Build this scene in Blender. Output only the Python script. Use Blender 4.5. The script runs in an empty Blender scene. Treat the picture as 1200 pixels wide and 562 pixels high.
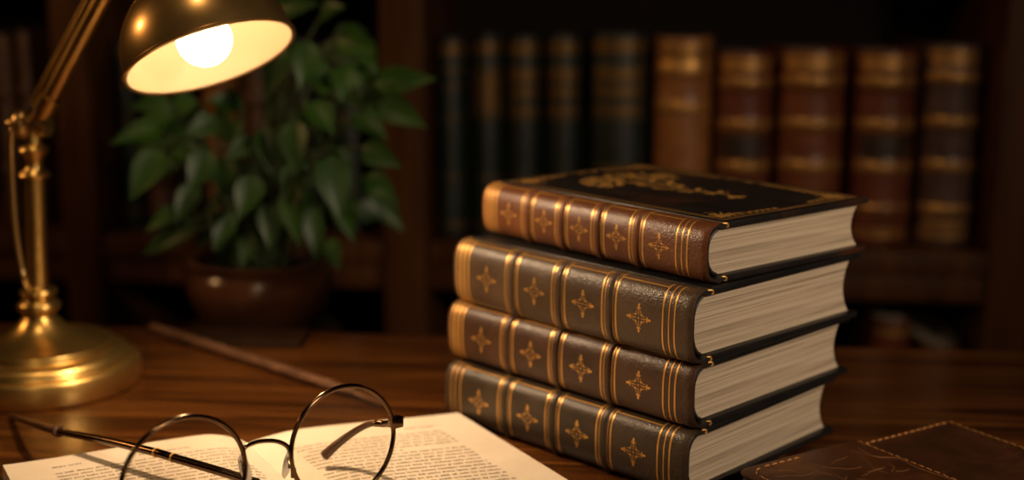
import bpy, bmesh, math, random
from mathutils import Vector, Matrix, Euler
random.seed(7)
S = bpy.context.scene
COL = S.collection
U = 0.32                      # eye height above the desk top (m); plans are drawn in this unit
T = 0.75                      # desk top height (m)
FOC, PITCH = 1500.0, math.radians(11.3)
cp, sp = math.cos(PITCH), math.sin(PITCH)
EYE = Vector((0, 0, T + U))
FWD, UPV, RGT = Vector((0, cp, -sp)), Vector((0, sp, cp)), Vector((1, 0, 0))
PI = math.pi

def ray(x, y):
    return FWD + RGT*((x-600)/FOC) - UPV*((y-281)/FOC)
def PZ(x, y, z=0.0):          # point at height z (units above the desk)
    d = ray(x, y); k = (T + z*U - EYE.z)/d.z
    return EYE + d*k
def PD(x, y, D):              # point at distance D (units) in front of the eye
    d = ray(x, y); return EYE + d*(D*U/d.y)

# ------------------------------------------------------------------ materials
def new_mat(name):
    m = bpy.data.materials.new(name); m.use_nodes = True
    nt = m.node_tree; b = nt.nodes['Principled BSDF']
    return m, nt, b
def N(nt, t, **kw):
    n = nt.nodes.new(t)
    for k, v in kw.items(): setattr(n, k, v)
    return n
def ramp(nt, stops):
    r = N(nt, 'ShaderNodeValToRGB'); e = r.color_ramp.elements
    while len(e) < len(stops): e.new(0.5)
    for el, (p, c) in zip(e, stops):
        el.position = p; el.color = (*c, 1)
    return r
def coords(nt, scale=(1,1,1), kind='Object', rot=(0,0,0)):
    tc = N(nt, 'ShaderNodeTexCoord'); mp = N(nt, 'ShaderNodeMapping')
    mp.inputs['Scale'].default_value = scale; mp.inputs['Rotation'].default_value = rot
    nt.links.new(tc.outputs[kind], mp.inputs['Vector']); return mp.outputs['Vector']
def noise(nt, vec, scale, detail=4, rough=.55, dist=0):
    n = N(nt, 'ShaderNodeTexNoise'); n.inputs['Scale'].default_value = scale
    n.inputs['Detail'].default_value = detail; n.inputs['Roughness'].default_value = rough
    n.inputs['Distortion'].default_value = dist
    nt.links.new(vec, n.inputs['Vector']); return n.outputs['Fac']
def bump(nt, b, h, strength, dist=.001):
    n = N(nt, 'ShaderNodeBump'); n.inputs['Strength'].default_value = strength; n.inputs['Distance'].default_value = dist
    nt.links.new(h, n.inputs['Height']); nt.links.new(n.outputs['Normal'], b.inputs['Normal'])
def plain(name, c, rough=.5, metal=0, spec=.5):
    m, nt, b = new_mat(name)
    b.inputs['Base Color'].default_value = (*c, 1); b.inputs['Roughness'].default_value = rough
    b.inputs['Metallic'].default_value = metal; b.inputs['Specular IOR Level'].default_value = spec
    return m
def leather(name, c1, c2, rough=.42, grain=420, bs=.35, wear=None, spec=.5):
    m, nt, b = new_mat(name)
    v = coords(nt)
    n = noise(nt, v, 28, 6, .6)
    r = ramp(nt, [(.32, c1), (.68, c2)]); nt.links.new(n, r.inputs['Fac'])
    out = r.outputs['Color']
    if wear:
        n2 = noise(nt, v, 11, 8, .7, .6); r2 = ramp(nt, [(.54, (0,0,0)), (.70, (1,1,1))]); nt.links.new(n2, r2.inputs['Fac'])
        mx = N(nt, 'ShaderNodeMix', data_type='RGBA'); nt.links.new(r2.outputs['Color'], mx.inputs['Factor'])
        nt.links.new(out, mx.inputs['A']); mx.inputs['B'].default_value = (*wear, 1); out = mx.outputs['Result']
    nt.links.new(out, b.inputs['Base Color'])
    vo = N(nt, 'ShaderNodeTexVoronoi', feature='DISTANCE_TO_EDGE'); vo.inputs['Scale'].default_value = grain
    nt.links.new(v, vo.inputs['Vector'])
    n3 = noise(nt, v, grain*.7, 3)
    ad = N(nt, 'ShaderNodeMath', operation='ADD'); nt.links.new(vo.outputs['Distance'], ad.inputs[0]); nt.links.new(n3, ad.inputs[1])
    bump(nt, b, ad.outputs[0], bs, .0006)
    rr = N(nt, 'ShaderNodeMapRange'); rr.inputs['To Min'].default_value = rough-.1; rr.inputs['To Max'].default_value = rough+.12
    nt.links.new(n, rr.inputs['Value']); nt.links.new(rr.outputs['Result'], b.inputs['Roughness'])
    b.inputs['Specular IOR Level'].default_value = spec
    return m
def wood(name, c1, c2, c3, rough, gs=1.0, axis=0, spec=.5, coat=0.0):
    m, nt, b = new_mat(name)
    sc = [26*gs]*3; sc[axis] = 1.6*gs
    v = coords(nt, tuple(sc))
    n = noise(nt, v, 1.6, 7, .62, 1.2)
    r = ramp(nt, [(.36, c1), (.52, c2), (.68, c3)]); nt.links.new(n, r.inputs['Fac'])
    sc2 = [240*gs]*3; sc2[axis] = 6*gs
    v2 = coords(nt, tuple(sc2)); n2 = noise(nt, v2, 1, 3, .6)
    r2 = ramp(nt, [(.38, (.55,.55,.55)), (.62, (1,1,1))]); nt.links.new(n2, r2.inputs['Fac'])
    mx = N(nt, 'ShaderNodeMix', data_type='RGBA', blend_type='MULTIPLY'); mx.inputs['Factor'].default_value = .8
    nt.links.new(r.outputs['Color'], mx.inputs['A']); nt.links.new(r2.outputs['Color'], mx.inputs['B'])
    nt.links.new(mx.outputs['Result'], b.inputs['Base Color'])
    b.inputs['Roughness'].default_value = rough; b.inputs['Specular IOR Level'].default_value = spec
    b.inputs['Coat Weight'].default_value = coat; b.inputs['Coat Roughness'].default_value = .2
    bump(nt, b, n2, .12, .0004)
    return m
def brass(name, c, rough, var=.06, metal=1, coat=0):
    m, nt, b = new_mat(name)
    b.inputs['Metallic'].default_value = metal; b.inputs['Coat Weight'].default_value = coat; b.inputs['Coat Roughness'].default_value = .09
    v = coords(nt); n = noise(nt, v, 22, 5, .6)
    r = ramp(nt, [(.3, tuple(x*.72 for x in c)), (.7, c)]); nt.links.new(n, r.inputs['Fac'])
    nt.links.new(r.outputs['Color'], b.inputs['Base Color'])
    rr = N(nt, 'ShaderNodeMapRange'); rr.inputs['To Min'].default_value = rough-var; rr.inputs['To Max'].default_value = rough+var
    nt.links.new(n, rr.inputs['Value']); nt.links.new(rr.outputs['Result'], b.inputs['Roughness'])
    return m
def page_edges(name, c1, c2, c3, thick=1.0):
    m, nt, b = new_mat(name)
    v = coords(nt, (4, 4, 420*thick), rot=(.012, .018, 0)); n = noise(nt, v, 1, 4, .7, .15)
    v2 = coords(nt, (7, 7, 1900*thick), rot=(-.01, .012, 0)); n2 = noise(nt, v2, 1, 2, .6)
    ad = N(nt, 'ShaderNodeMath', operation='ADD'); nt.links.new(n, ad.inputs[0]); nt.links.new(n2, ad.inputs[1])
    hf = N(nt, 'ShaderNodeMath', operation='MULTIPLY'); hf.inputs[1].default_value = .5; nt.links.new(ad.outputs[0], hf.inputs[0])
    r = ramp(nt, [(.36, c1), (.47, c2), (.62, c3)]); nt.links.new(hf.outputs[0], r.inputs['Fac'])
    nt.links.new(r.outputs['Color'], b.inputs['Base Color']); b.inputs['Roughness'].default_value = .85
    b.inputs['Specular IOR Level'].default_value = .2
    bump(nt, b, hf.outputs[0], .7, .0009)
    return m

M = {}
M['desk'] = wood('desk_wood', (.030,.009,.0019), (.092,.029,.0055), (.18,.064,.012), .25, 1.0, 0, .3, .0)
M['case'] = wood('bookcase_wood', (.042,.014,.0035), (.070,.024,.0055), (.095,.035,.008), .5, 1.0, 2, .2)
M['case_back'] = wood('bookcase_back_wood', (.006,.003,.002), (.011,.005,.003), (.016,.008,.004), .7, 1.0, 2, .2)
M['stand'] = wood('stand_wood', (.03,.01,.004), (.05,.018,.006), (.07,.025,.009), .5)
M['brass'] = brass('aged_brass', (.80,.51,.15), .31, .05, .965, .2)
M['brass_dark'] = brass('dark_brass', (.74,.47,.17), .30, .05, .88, .6)
M['gold'] = brass('gilt', (.85,.46,.12), .38, .1, .6)
M['gold_faint'] = brass('faded_gilt', (.17,.095,.028), .45, .1, .6)
M['gold_dim'] = brass('worn_gilt', (.58,.31,.09), .38, .1, .7)
M['lining'] = plain('shade_lining_paint', (.60,.43,.25), .6)
M['frame'] = brass('bronze_wire', (.17,.10,.05), .16)
M['tip'] = plain('brown_acetate', (.09,.04,.018), .25)
M['pages'] = page_edges('book_page_edges', (.13,.095,.062), (.40,.325,.235), (.53,.445,.335))
M['pages_open'] = page_edges('open_page_edges', (.30,.21,.12), (.60,.49,.33), (.72,.6,.43))
M['ink'] = plain('printing_ink', (.14,.10,.065), .8, 0, .2)
M['board'] = leather('black_board_leather', (.006,.006,.0065), (.013,.012,.012), .34, 600, .2, None, .25)
M['dark_edge'] = plain('spine_lining', (.012,.009,.007), .5)
m, nt, b = new_mat('page_paper')
v = coords(nt); n = noise(nt, v, 30, 5); r = ramp(nt, [(.3, (.66,.555,.42)), (.7, (.74,.635,.49))]); nt.links.new(n, r.inputs['Fac'])
nt.links.new(r.outputs['Color'], b.inputs['Base Color']); b.inputs['Roughness'].default_value = .8; b.inputs['Specular IOR Level'].default_value = .2
n2 = noise(nt, v, 900, 2); bump(nt, b, n2, .1, .0003); M['paper'] = m
# thin lens glass
m, nt, b = new_mat('lens_glass'); nt.nodes.remove(b)
tr = N(nt, 'ShaderNodeBsdfTransparent'); tr.inputs['Color'].default_value = (.97,.96,.94,1)
gl = N(nt, 'ShaderNodeBsdfGlossy'); gl.inputs['Roughness'].default_value = .02
lw = N(nt, 'ShaderNodeLayerWeight'); fr = N(nt, 'ShaderNodeMath', operation='POWER'); fr.inputs[1].default_value = 4.0; nt.links.new(lw.outputs['Facing'], fr.inputs[0])
mx = N(nt, 'ShaderNodeMixShader'); ml = N(nt, 'ShaderNodeMath', operation='MULTIPLY_ADD'); ml.inputs[1].default_value = .35; ml.inputs[2].default_value = .02; nt.links.new(fr.outputs[0], ml.inputs[0]); nt.links.new(ml.outputs[0], mx.inputs[0]); nt.links.new(tr.outputs[0], mx.inputs[1]); nt.links.new(gl.outputs[0], mx.inputs[2])
nt.links.new(mx.outputs[0], nt.nodes['Material Output'].inputs[0]); M['lens'] = m
m, nt, b = new_mat('nose_pad_silicone')
b.inputs['Base Color'].default_value = (.85,.78,.66,1); b.inputs['Roughness'].default_value = .15; b.inputs['Alpha'].default_value = .78
M['pad'] = m
m, nt, b = new_mat('lit_bulb_glass')
b.inputs['Base Color'].default_value = (1,.9,.75,1); b.inputs['Emission Color'].default_value = (1,.78,.50,1); b.inputs['Emission Strength'].default_value = 14
M['bulb'] = m
# leaf
m, nt, b = new_mat('leaf_green')
v = coords(nt); n = noise(nt, v, 9, 4); r = ramp(nt, [(.3, (.009,.032,.005)), (.7, (.038,.105,.012))]); nt.links.new(n, r.inputs['Fac'])
nt.links.new(r.outputs['Color'], b.inputs['Base Color']); b.inputs['Roughness'].default_value = .42; b.inputs['Specular IOR Level'].default_value = .35; M['leaf'] = m
M['stem'] = plain('plant_stem', (.035,.06,.016), .6)
m, nt, b = new_mat('potting_soil')
v = coords(nt); n = noise(nt, v, 160, 5); r = ramp(nt, [(.3, (.008,.005,.003)), (.7, (.03,.018,.01))]); nt.links.new(n, r.inputs['Fac'])
nt.links.new(r.outputs['Color'], b.inputs['Base Color']); b.inputs['Roughness'].default_value = .95; bump(nt, b, n, .8, .004); M['soil'] = m
m, nt, b = new_mat('glazed_brown_pot')
v = coords(nt); n = noise(nt, v, 14, 5); r = ramp(nt, [(.3, (.075,.028,.012)), (.7, (.14,.055,.024))]); nt.links.new(n, r.inputs['Fac'])
nt.links.new(r.outputs['Color'], b.inputs['Base Color']); b.inputs['Roughness'].default_value = .22; M['pot'] = m
M['pouch'] = leather('worn_pouch_leather', (.045,.0140,.0036), (.095,.031,.0075), .44, 300, .35, (.17,.064,.018))
M['pouch_flap'] = leather('worn_flap_leather', (.030,.0100,.0032), (.062,.0205,.006), .46, 260, .35, (.11,.040,.014))
M['thread'] = plain('amber_thread', (.55,.25,.07), .6)
M['crease'] = plain('scuffed_leather', (.20,.085,.03), .6)
M['rod'] = wood('pen_wood', (.10,.045,.022), (.17,.08,.04), (.25,.13,.07), .4)
M['note'] = leather('dark_notebook_leather', (.016,.007,.003), (.026,.011,.005), .45, 300, .2, None, .25)

def room_paint(name, c1, c2, scale, rough=.8):
    m, nt, b = new_mat(name); v = coords(nt); n = noise(nt, v, scale, 5)
    r = ramp(nt, [(.3, c1), (.7, c2)]); nt.links.new(n, r.inputs['Fac']); nt.links.new(r.outputs['Color'], b.inputs['Base Color'])
    b.inputs['Roughness'].default_value = rough; bump(nt, b, n, .1, .002); return m
M['wall'] = room_paint('dark_wall_paint', (.030,.020,.013), (.040,.027,.018), 6)
M['ceil'] = room_paint('dim_ceiling_paint', (.05,.04,.03), (.06,.048,.036), 5)
M['floor'] = wood('floor_boards', (.03,.012,.005), (.05,.02,.008), (.08,.035,.014), .45)

# ------------------------------------------------------------------ mesh building
class MB:
    def __init__(s): s.v, s.f, s.m = [], [], []
    def add(s, vs, fs, mat=0):
        o = len(s.v); s.v += [Vector(p) for p in vs]
        for f in fs: s.f.append(tuple(i+o for i in f)); s.m.append(mat)
    def grid(s, rows, mat=0, closed=False, flip=False):
        n, k = len(rows), len(rows[0]); vs = [p for r in rows for p in r]; fs = []
        for i in range(n-1):
            for j in range(k if closed else k-1):
                a, b_, c, d = i*k+j, i*k+(j+1) % k, (i+1)*k+(j+1) % k, (i+1)*k+j
                fs.append((d, c, b_, a) if flip else (a, b_, c, d))
        s.add(vs, fs, mat)
    def rbox(s, lo, hi, r=.001, seg=2, mat=0, mtx=None):
        bm = bmesh.new(); bmesh.ops.create_cube(bm, size=1)
        for vv in bm.verts: vv.co = Vector([lo[i] + (vv.co[i]+.5)*(hi[i]-lo[i]) for i in range(3)])
        if r > 0: bmesh.ops.bevel(bm, geom=bm.edges[:], offset=r, segments=seg, profile=.6, affect='EDGES')
        if mtx: bm.transform(mtx)
        bm.verts.index_update(); s.add([vv.co.copy() for vv in bm.verts], [[q.index for q in f.verts] for f in bm.faces], mat); bm.free()
    def tube(s, pts, rad, seg=12, mat=0, closed=False, caps=True):
        pts = [Vector(p) for p in pts]; n = len(pts)
        rs = rad if isinstance(rad, (list, tuple)) else [rad]*n
        tang = []
        for i in range(n):
            a = pts[(i-1) % n] if closed or i else pts[0]; c = pts[(i+1) % n] if closed or i < n-1 else pts[-1]
            tang.append((c-a).normalized())
        up = Vector((0,0,1)) if abs(tang[0].z) < .9 else Vector((1,0,0))
        nn = (up - tang[0]*up.dot(tang[0])).normalized(); rows = []
        for i in range(n):
            nn = (nn - tang[i]*nn.dot(tang[i])).normalized(); bb = tang[i].cross(nn)
            rows.append([pts[i] + (nn*math.cos(2*PI*j/seg) + bb*math.sin(2*PI*j/seg))*rs[i] for j in range(seg)])
        if closed: rows.append(rows[0])
        s.grid(rows, mat, True, True)
        if caps and not closed:
            s.add(rows[0], [tuple(range(seg))], mat); s.add(rows[-1], [tuple(reversed(range(seg)))], mat)
    def lathe(s, prof, seg=64, mtx=None, mat=0, cap=True):
        rows = []
        for r, z in prof:
            rows.append([Vector((r*math.cos(2*PI*j/seg), r*math.sin(2*PI*j/seg), z)) for j in range(seg)])
        if mtx: rows = [[mtx @ p for p in r] for r in rows]
        s.grid(rows, mat, True)
        if cap:
            if prof[0][0] > 1e-5: s.add(rows[0], [tuple(reversed(range(seg)))], mat)
            if prof[-1][0] > 1e-5: s.add(rows[-1], [tuple(range(seg))], mat)
    def build(s, name, mats, parent=None, origin=None, angle=40):
        me = bpy.data.meshes.new(name)
        o0 = Vector(origin) if origin is not None else Vector((0,0,0))
        me.from_pydata([tuple(p-o0) for p in s.v], [], s.f)
        for mm in (mats if isinstance(mats, (list, tuple)) else [mats]): me.materials.append(mm)
        me.polygons.foreach_set('material_index', s.m); me.polygons.foreach_set('use_smooth', [True]*len(s.f))
        me.update(); bm = bmesh.new(); bm.from_mesh(me); bmesh.ops.remove_doubles(bm, verts=bm.verts[:], dist=1e-6)
        bm.to_mesh(me); bm.free()
        me.set_sharp_from_angle(angle=math.radians(angle))
        o = bpy.data.objects.new(name, me); COL.objects.link(o)
        if parent: o.parent = parent
        elif origin is not None: o.location = o0
        return o
def tag(o, label=None, cat=None, group=None, kind=None):
    if label: o['label'] = label
    if cat: o['category'] = cat
    if group: o['group'] = group
    if kind: o['kind'] = kind
    return o
def thing(name, label, cat, loc, rot=(0,0,0), group=None):
    o = bpy.data.objects.new(name, None); o.empty_display_size = .05; COL.objects.link(o)
    o.location = loc; o.rotation_euler = rot
    return tag(o, label, cat, group)
def spline(pts, n=8):
    pts = [Vector(p) for p in pts]; P = [pts[0]*2-pts[1]] + pts + [pts[-1]*2-pts[-2]]; out = []
    for i in range(1, len(P)-2):
        a, b_, c, d = P[i-1], P[i], P[i+1], P[i+2]
        for k in range(n):
            t = k/n
            out.append(.5*((2*b_) + (c-a)*t + (2*a-5*b_+4*c-d)*t*t + (3*b_-a-3*c+d)*t**3))
    out.append(pts[-1]); return out
def frame_mtx(o, z, xh=None):
    z = z.normalized(); xh = xh or (Vector((1,0,0)) if abs(z.x) < .9 else Vector((0,1,0)))
    x = (xh - z*xh.dot(z)).normalized(); y = z.cross(x)
    m = Matrix((x, y, z)).transposed().to_4x4(); m.translation = o; return m

# ------------------------------------------------------------------ books
def drop2d(x, y, ang, ln, w, n=12):            # teardrop outline starting at x,y
    ca, sa = math.cos(ang), math.sin(ang); out = []
    for i in range(n):
        a = 2*PI*i/n; t = .5-.5*math.cos(a)
        yy = math.sin(a)*w*.5*(.55+.75*t)*(1-.0*t)
        out.append((x + ca*ln*t - sa*yy, y + sa*ln*t + ca*yy))
    return out
def disc2d(x, y, r, n=8): return [(x+r*math.cos(2*PI*i/n), y+r*math.sin(2*PI*i/n)) for i in range(n)]
def fleuron(sc, rnd):
    L = []
    for k in range(4):
        a = k*PI/2; e = 1.08 if k % 2 == 0 else .98
        def at(r, q): return (sc*(e*r*math.cos(a)-q*math.sin(a)), sc*(e*r*math.sin(a)+q*math.cos(a)))
        L.append(drop2d(*at(.66, 0), a, sc*.40, sc*.19))              # leaf-shaped tip
        for sg in (-1, 1):
            L.append(drop2d(*at(.64, .01*sg), a+sg*1.0, sc*.23, sc*.105, 8))   # the two curled side leaves
            L.append(disc2d(*at(.50, .17*sg), sc*.045, 6))
            L.append(drop2d(*at(.20, .16*sg), a+sg*.30, sc*.26, sc*.055, 8))
        L.append(drop2d(*at(.12, 0), a, sc*.56, sc*.065, 8))
        L.append(disc2d(*at(.27, .27), sc*(.055+.02*rnd.random()), 7))
    L.append(disc2d(0, 0, sc*.075, 8))
    return L

def make_book(root, L, W, Tk, mats, bands, lines, ornaments=(), orn_scale=.0085, frames=(), fine=True, j=.010, bulge=.0035, cover_art=None, sq=.0052, head=True, patches=(), rnd=random):
    """local x: spine to fore edge, y: head (0) to tail (L), z: thickness. mats = spine, board, pages, gold"""
    st, bt = .0028, .0043 if fine else .003
    n_arc = 44 if fine else 20
    pw = 3.0 if fine else 2.0
    raw = []
    for i in range(401):
        ph = -PI/2 + PI*i/400
        c, s_ = math.cos(ph), math.sin(ph)
        z = Tk/2 + Tk/2*math.copysign(abs(s_)**(2/pw), s_)
        x = j - (j+bulge)*abs(c)**(2/pw); raw.append((x, z))
    cum = [0]
    for a, b_ in zip(raw, raw[1:]): cum.append(cum[-1] + math.hypot(a[0]-b_[0], a[1]-b_[1]))
    tot = cum[-1]
    def arc(s_):
        d = s_*tot; lo, hi = 0, 400
        while hi-lo > 1:
            md = (lo+hi)//2
            if cum[md] <= d: lo = md
            else: hi = md
        k = (d-cum[lo])/max(1e-9, cum[hi]-cum[lo])
        return raw[lo][0]+(raw[hi][0]-raw[lo][0])*k, raw[lo][1]+(raw[hi][1]-raw[lo][1])*k
    def arcn(s_):
        a, b_ = arc(max(0, s_-.004)), arc(min(1, s_+.004)); tx, tz = b_[0]-a[0], b_[1]-a[1]; l = math.hypot(tx, tz) or 1
        return -tz/l, tx/l
    bw, bh = (.0030, .0016) if fine else (.006, .0025)
    def disp(y, s_):
        d = 0
        for yb in bands:
            u = abs(y-yb)/bw
            if u < 1: d = max(d, bh*(1-u**4))
        e = min(y, L-y)
        if e < .004: d -= .0016*(1-e/.004)**2
        return d*min(1, min(s_, 1-s_)/.10)
    def spt(y, s_, off=0.0):
        x, z = arc(s_); nx, nz = arcn(s_); d = disp(y, s_)+off
        return Vector((x+nx*d, y, min(max(z+nz*d, 0), Tk)))
    ys = {0, .0006, .0015, .003, .005, L-.005, L-.003, L-.0015, L-.0006, L}
    for k in range(int(L/.012)): ys.add(k*.012+.006)
    for yb in bands:
        for u in (-1.05, -.95, -.85, -.6, -.2, .2, .6, .85, .95, 1.05): ys.add(yb+u*bw)
    ys = sorted(y for y in ys if 0 <= y <= L)
    mb = MB(); ss = [i/n_arc for i in range(n_arc+1)]
    # joint tongues at both ends of the arc run into the groove beside the boards
    rows_o = []
    for y in ys:
        r_ = [Vector((j+.0048, y, .0010)), Vector((j+.0022, y, .0008))] + [spt(y, s_) for s_ in ss] + [Vector((j+.0022, y, Tk-.0008)), Vector((j+.0048, y, Tk-.0010))]
        rows_o.append(r_)
    rows_i = []
    for y in ys:
        r_ = [Vector((j+.0048, y, .0010+st)), Vector((j+.0022, y, .0008+st))]
        for s_ in ss:
            x, z = arc(s_); nx, nz = arcn(s_); r_.append(Vector((max(x-nx*st, -bulge+st), y, min(max(z-nz*st, st), Tk-st))))
        r_ += [Vector((j+.0022, y, Tk-.0008-st)), Vector((j+.0048, y, Tk-.0010-st))]
        rows_i.append(r_)
    mb.grid(rows_o, 0, False, True); mb.grid(rows_i, 2)
    for idx, fl in ((0, False), (-1, True)):
        mb.grid([rows_o[idx], rows_i[idx]], 2, False, fl)
    def patch(y0, y1, s0, s1, off=.00016, mat=1):
        ny = max(1, int((y1-y0)/.004)); ns = max(1, int((s1-s0)*n_arc))
        mb.grid([[spt(y0+(y1-y0)*a/ny, s0+(s1-s0)*c/ns, off) for c in range(ns+1)] for a in range(ny+1)], mat, False, True)
    for (y, w) in lines: patch(y-w/2, y+w/2, .025, .975)
    for (y0, y1, ds) in frames:                       # gilt lines along the panel's long sides
        lw = .0011/tot
        for s0 in (ds, 1-ds-lw): patch(y0, y1, s0, s0+lw)
    for (y0, y1, s0, s1, mi) in patches: patch(y0, y1, s0, s1, .00010, mi)
    for yc in ornaments:
        for poly in fleuron(orn_scale, rnd):
            pts = [spt(yc+a, .5+c/tot, .00022) for a, c in poly]
            cx = sum(a for a, c in poly)/len(poly); cy = sum(c for a, c in poly)/len(poly)
            pts.append(spt(yc+cx, .5+cy/tot, .00030)); n = len(poly)
            mb.add(pts, [((i+1) % n, i, n) for i in range(n)], 1)
    extra = [mm for mm in mats[4:]]
    mb.build('spine', [mats[0], mats[3], M['dark_edge']] + extra, root)
    # boards
    for top in (False, True):
        z0 = Tk-bt if top else 0
        mb = MB(); mb.rbox((j+.0048, 0, z0), (W, L, z0+bt), .0011, 3 if fine else 2)
        if fine:                                      # turned-in corner roll beside the joint
            for y in (.0010, L-.0010):
                mb.tube(spline([(j+.0030, y, z0+bt-.0008), (j+.0058, y-.0009*(1 if y < L/2 else -1), z0+bt*.75), (j+.0066, y-.0010*(1 if y < L/2 else -1), z0+bt*.35), (j+.0052, y, z0+.0009)], 5), .0007, 8, 1)
        if top and cover_art: cover_art(mb)
        mb.build('cover_board', [mats[1], M['gold'] if fine else mats[3], mats[0]], root)
    # text block: rounded back, hollow fore edge
    mb = MB(); zt, zb = Tk-bt-.0002, bt+.0002; nz = 16
    prof = []
    for i in range(nz+1):                             # fore edge from bottom to top
        u = i/nz; prof.append((W-sq-(.0075 if fine else .006)*math.sin(PI*u)**.8, zb+(zt-zb)*u))
    for i in range(nz+1):
        u = 1-i/nz; c = abs(2*u-1)
        prof.append((j+.002-(j+bulge-st-.0012)*(1-c**2.6)**.7, zb+(zt-zb)*u))
    rows = [[Vector((x, y, z)) for x, z in prof] for y in (sq, L-sq)]
    mb.grid(rows, 0, True); k = nz+1
    for y, fl in ((sq, False), (L-sq, True)):         # end faces as strips so the leaves read straight
        left = [Vector((prof[2*k-1-i][0], y, prof[i][1])) for i in range(k)]; right = [Vector((prof[i][0], y, prof[i][1])) for i in range(k)]
        mb.grid([left, right], 0, False, fl)
    mb.build('page_block', mats[2], root)
    if head:
        for y in (sq-.0012, L-sq+.0012):
            mb = MB(); mb.tube([(prof[k+i][0]-.0002, y, prof[k+i][1]) for i in range(k)], .0011, 8)
            mb.build('headband', M['dark_edge'], root)

def stack_art(L, W, Tk):
    """gilt tooling of the top cover: a spreading tree motif, thin border and leafy corners"""
    def art(mb):
        z = Tk+.00012; j = .010
        def poly(p):
            n = len(p); cx = sum(a for a, c in p)/n; cy = sum(c for a, c in p)/n
            mb.add([(a, c, z) for a, c in p]+[(cx, cy, z+.0001)], [(i, (i+1) % n, n) for i in range(n)], 1)
        def bar(x0, y0, x1, y1, w):
            d = Vector((x1-x0, y1-y0)); l = d.length; nx, ny = -d.y/l*w/2, d.x/l*w/2
            mb.add([(x0+nx, y0+ny, z), (x0-nx, y0-ny, z), (x1-nx, y1-ny, z), (x1+nx, y1+ny, z)], [(0,1,2,3)], 1)
        r2 = random.Random(3); cx = .29*U; 
        base = .19*U; crown = .50*U
        pts = [Vector((cx+.012*U*math.sin(i*.9), base+(crown-base)*i/12)) for i in range(13)]
        for a, c in zip(pts, pts[1:]): bar(a.x, a.y, c.x, c.y, .0026)
        for i, ln in ((2, .012), (4, .015), (6, .019), (8, .024), (10, .020)):
            p = pts[i]
            for sg in (-1, 1):
                poly(drop2d(p.x, p.y, PI/2+sg*.95, ln, .0052)); poly(disc2d(p.x+sg*.008, p.y-.001, .0016))
                if i in (6, 8): poly(drop2d(p.x+sg*ln*.6, p.y+ln*.4, PI/2+sg*.1, .010, .0045))
        for i in range(3): poly(drop2d(pts[0].x, pts[0].y+.004, -PI/2+(i-1)*.7, .012, .005))
        for ring, (n, rr, ln) in enumerate(((7, .006, .013), (11, .019, .014), (15, .031, .012))):
            for k in range(n):
                a = -PI*.18 + PI*1.36*k/(n-1)
                poly(drop2d(cx+rr*1.05*math.cos(a), crown+rr*.62*math.sin(a)+.004, a+r2.uniform(-.35, .35), ln, .0064))
        # borders
        x0, x1, y0, y1 = j+.009, W-.006, .006, L-.006
        for off, w in ((0, .0011), (.0028, .0006)):
            bar(x0+off, y0+off, x0+off, y1-off, w); bar(x1-off, y0+off, x1-off, y1-off, w)
            bar(x0+off, y0+off, x1-off, y0+off, w); bar(x0+off, y1-off, x1-off, y1-off, w)
        def scroll(xa, ya, xb, yb, inn):              # leafy band along an edge
            d = Vector((xb-xa, yb-ya)); n = max(2, int(d.length/.0065)); ang = math.atan2(d.y, d.x)
            for k in range(n):
                p = Vector((xa, ya)) + d*(k/n); env = abs(k/n-.5)*2
                if env < .35 and r2.random() < .6: continue
                ln = .006+.007*env**2
                poly(drop2d(p.x, p.y, ang+inn*(.7+.5*r2.random()), ln, .0026)); poly(drop2d(p.x+.003*math.cos(ang), p.y+.003*math.sin(ang), ang+inn*1.9, ln*.8, .0020))
                poly(disc2d(p.x+inn*-math.sin(ang)*.011*env, p.y+inn*math.cos(ang)*.011*env, .0013))
        scroll(x0+.004, y0+.004, x1-.004, y0+.004, 1); scroll(x1-.004, y0+.004, x1-.004, y1-.004, 1)
        scroll(x1-.004, y1-.004, x0+.004, y1-.004, 1)
        for (qx, qy, sx, sy) in ((x0, y0, 1, 1), (x1, y0, -1, 1), (x1, y1, -1, -1), (x0, y1, 1, -1)):
            for a in (.25, .5, .785, 1.07, 1.32):
                ang = math.atan2(sy*math.sin(a), sx*math.cos(a)); poly(drop2d(qx+sx*.006, qy+sy*.006, ang, .017, .0026)); poly(disc2d(qx+sx*.006+.0195*math.cos(ang), qy+sy*.006+.0195*math.sin(ang), .0010))
    return art

SP = {
 'tan':   leather('chestnut_spine_leather', (.085,.026,.0085), (.165,.054,.016), .38, 520, .5),
 'grey':  leather('taupe_spine_leather', (.046,.026,.013), (.088,.051,.027), .40, 520, .5),
 'umber': leather('umber_spine_leather', (.034,.0145,.007), (.074,.031,.014), .40, 520, .5),
 'char':  leather('charcoal_spine_leather', (.026,.0165,.009), (.056,.035,.0185), .40, 520, .5),
 'side':  leather('brown_side_leather', (.008,.007,.0075), (.016,.012,.011), .36, 600, .25, (.045,.018,.008), .3),
}
stack = [  # near joint corner (px, height), far end, right corner, thickness, leather, panels, label
 ((811,508), (525,423), .137, 'char', 4, .70, .545, 'thick charcoal gilt-spined leather book at the bottom of the stack, lying on the desk'),
 ((823,426), (530,350), .135, 'umber', 4, .72, .56, 'dark umber gilt-spined leather book second from the bottom of the stack'),
 ((823,341), (543,279), .147, 'grey', 4, .71, .565, 'taupe-grey gilt-spined leather book directly under the topmost book'),
 ((840,262), (577,213), .120, 'tan', 5, .70, .515, 'chestnut-spined leather book with gilt tree cover, topmost of the stack'),
]
zb = 0.0008
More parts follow.
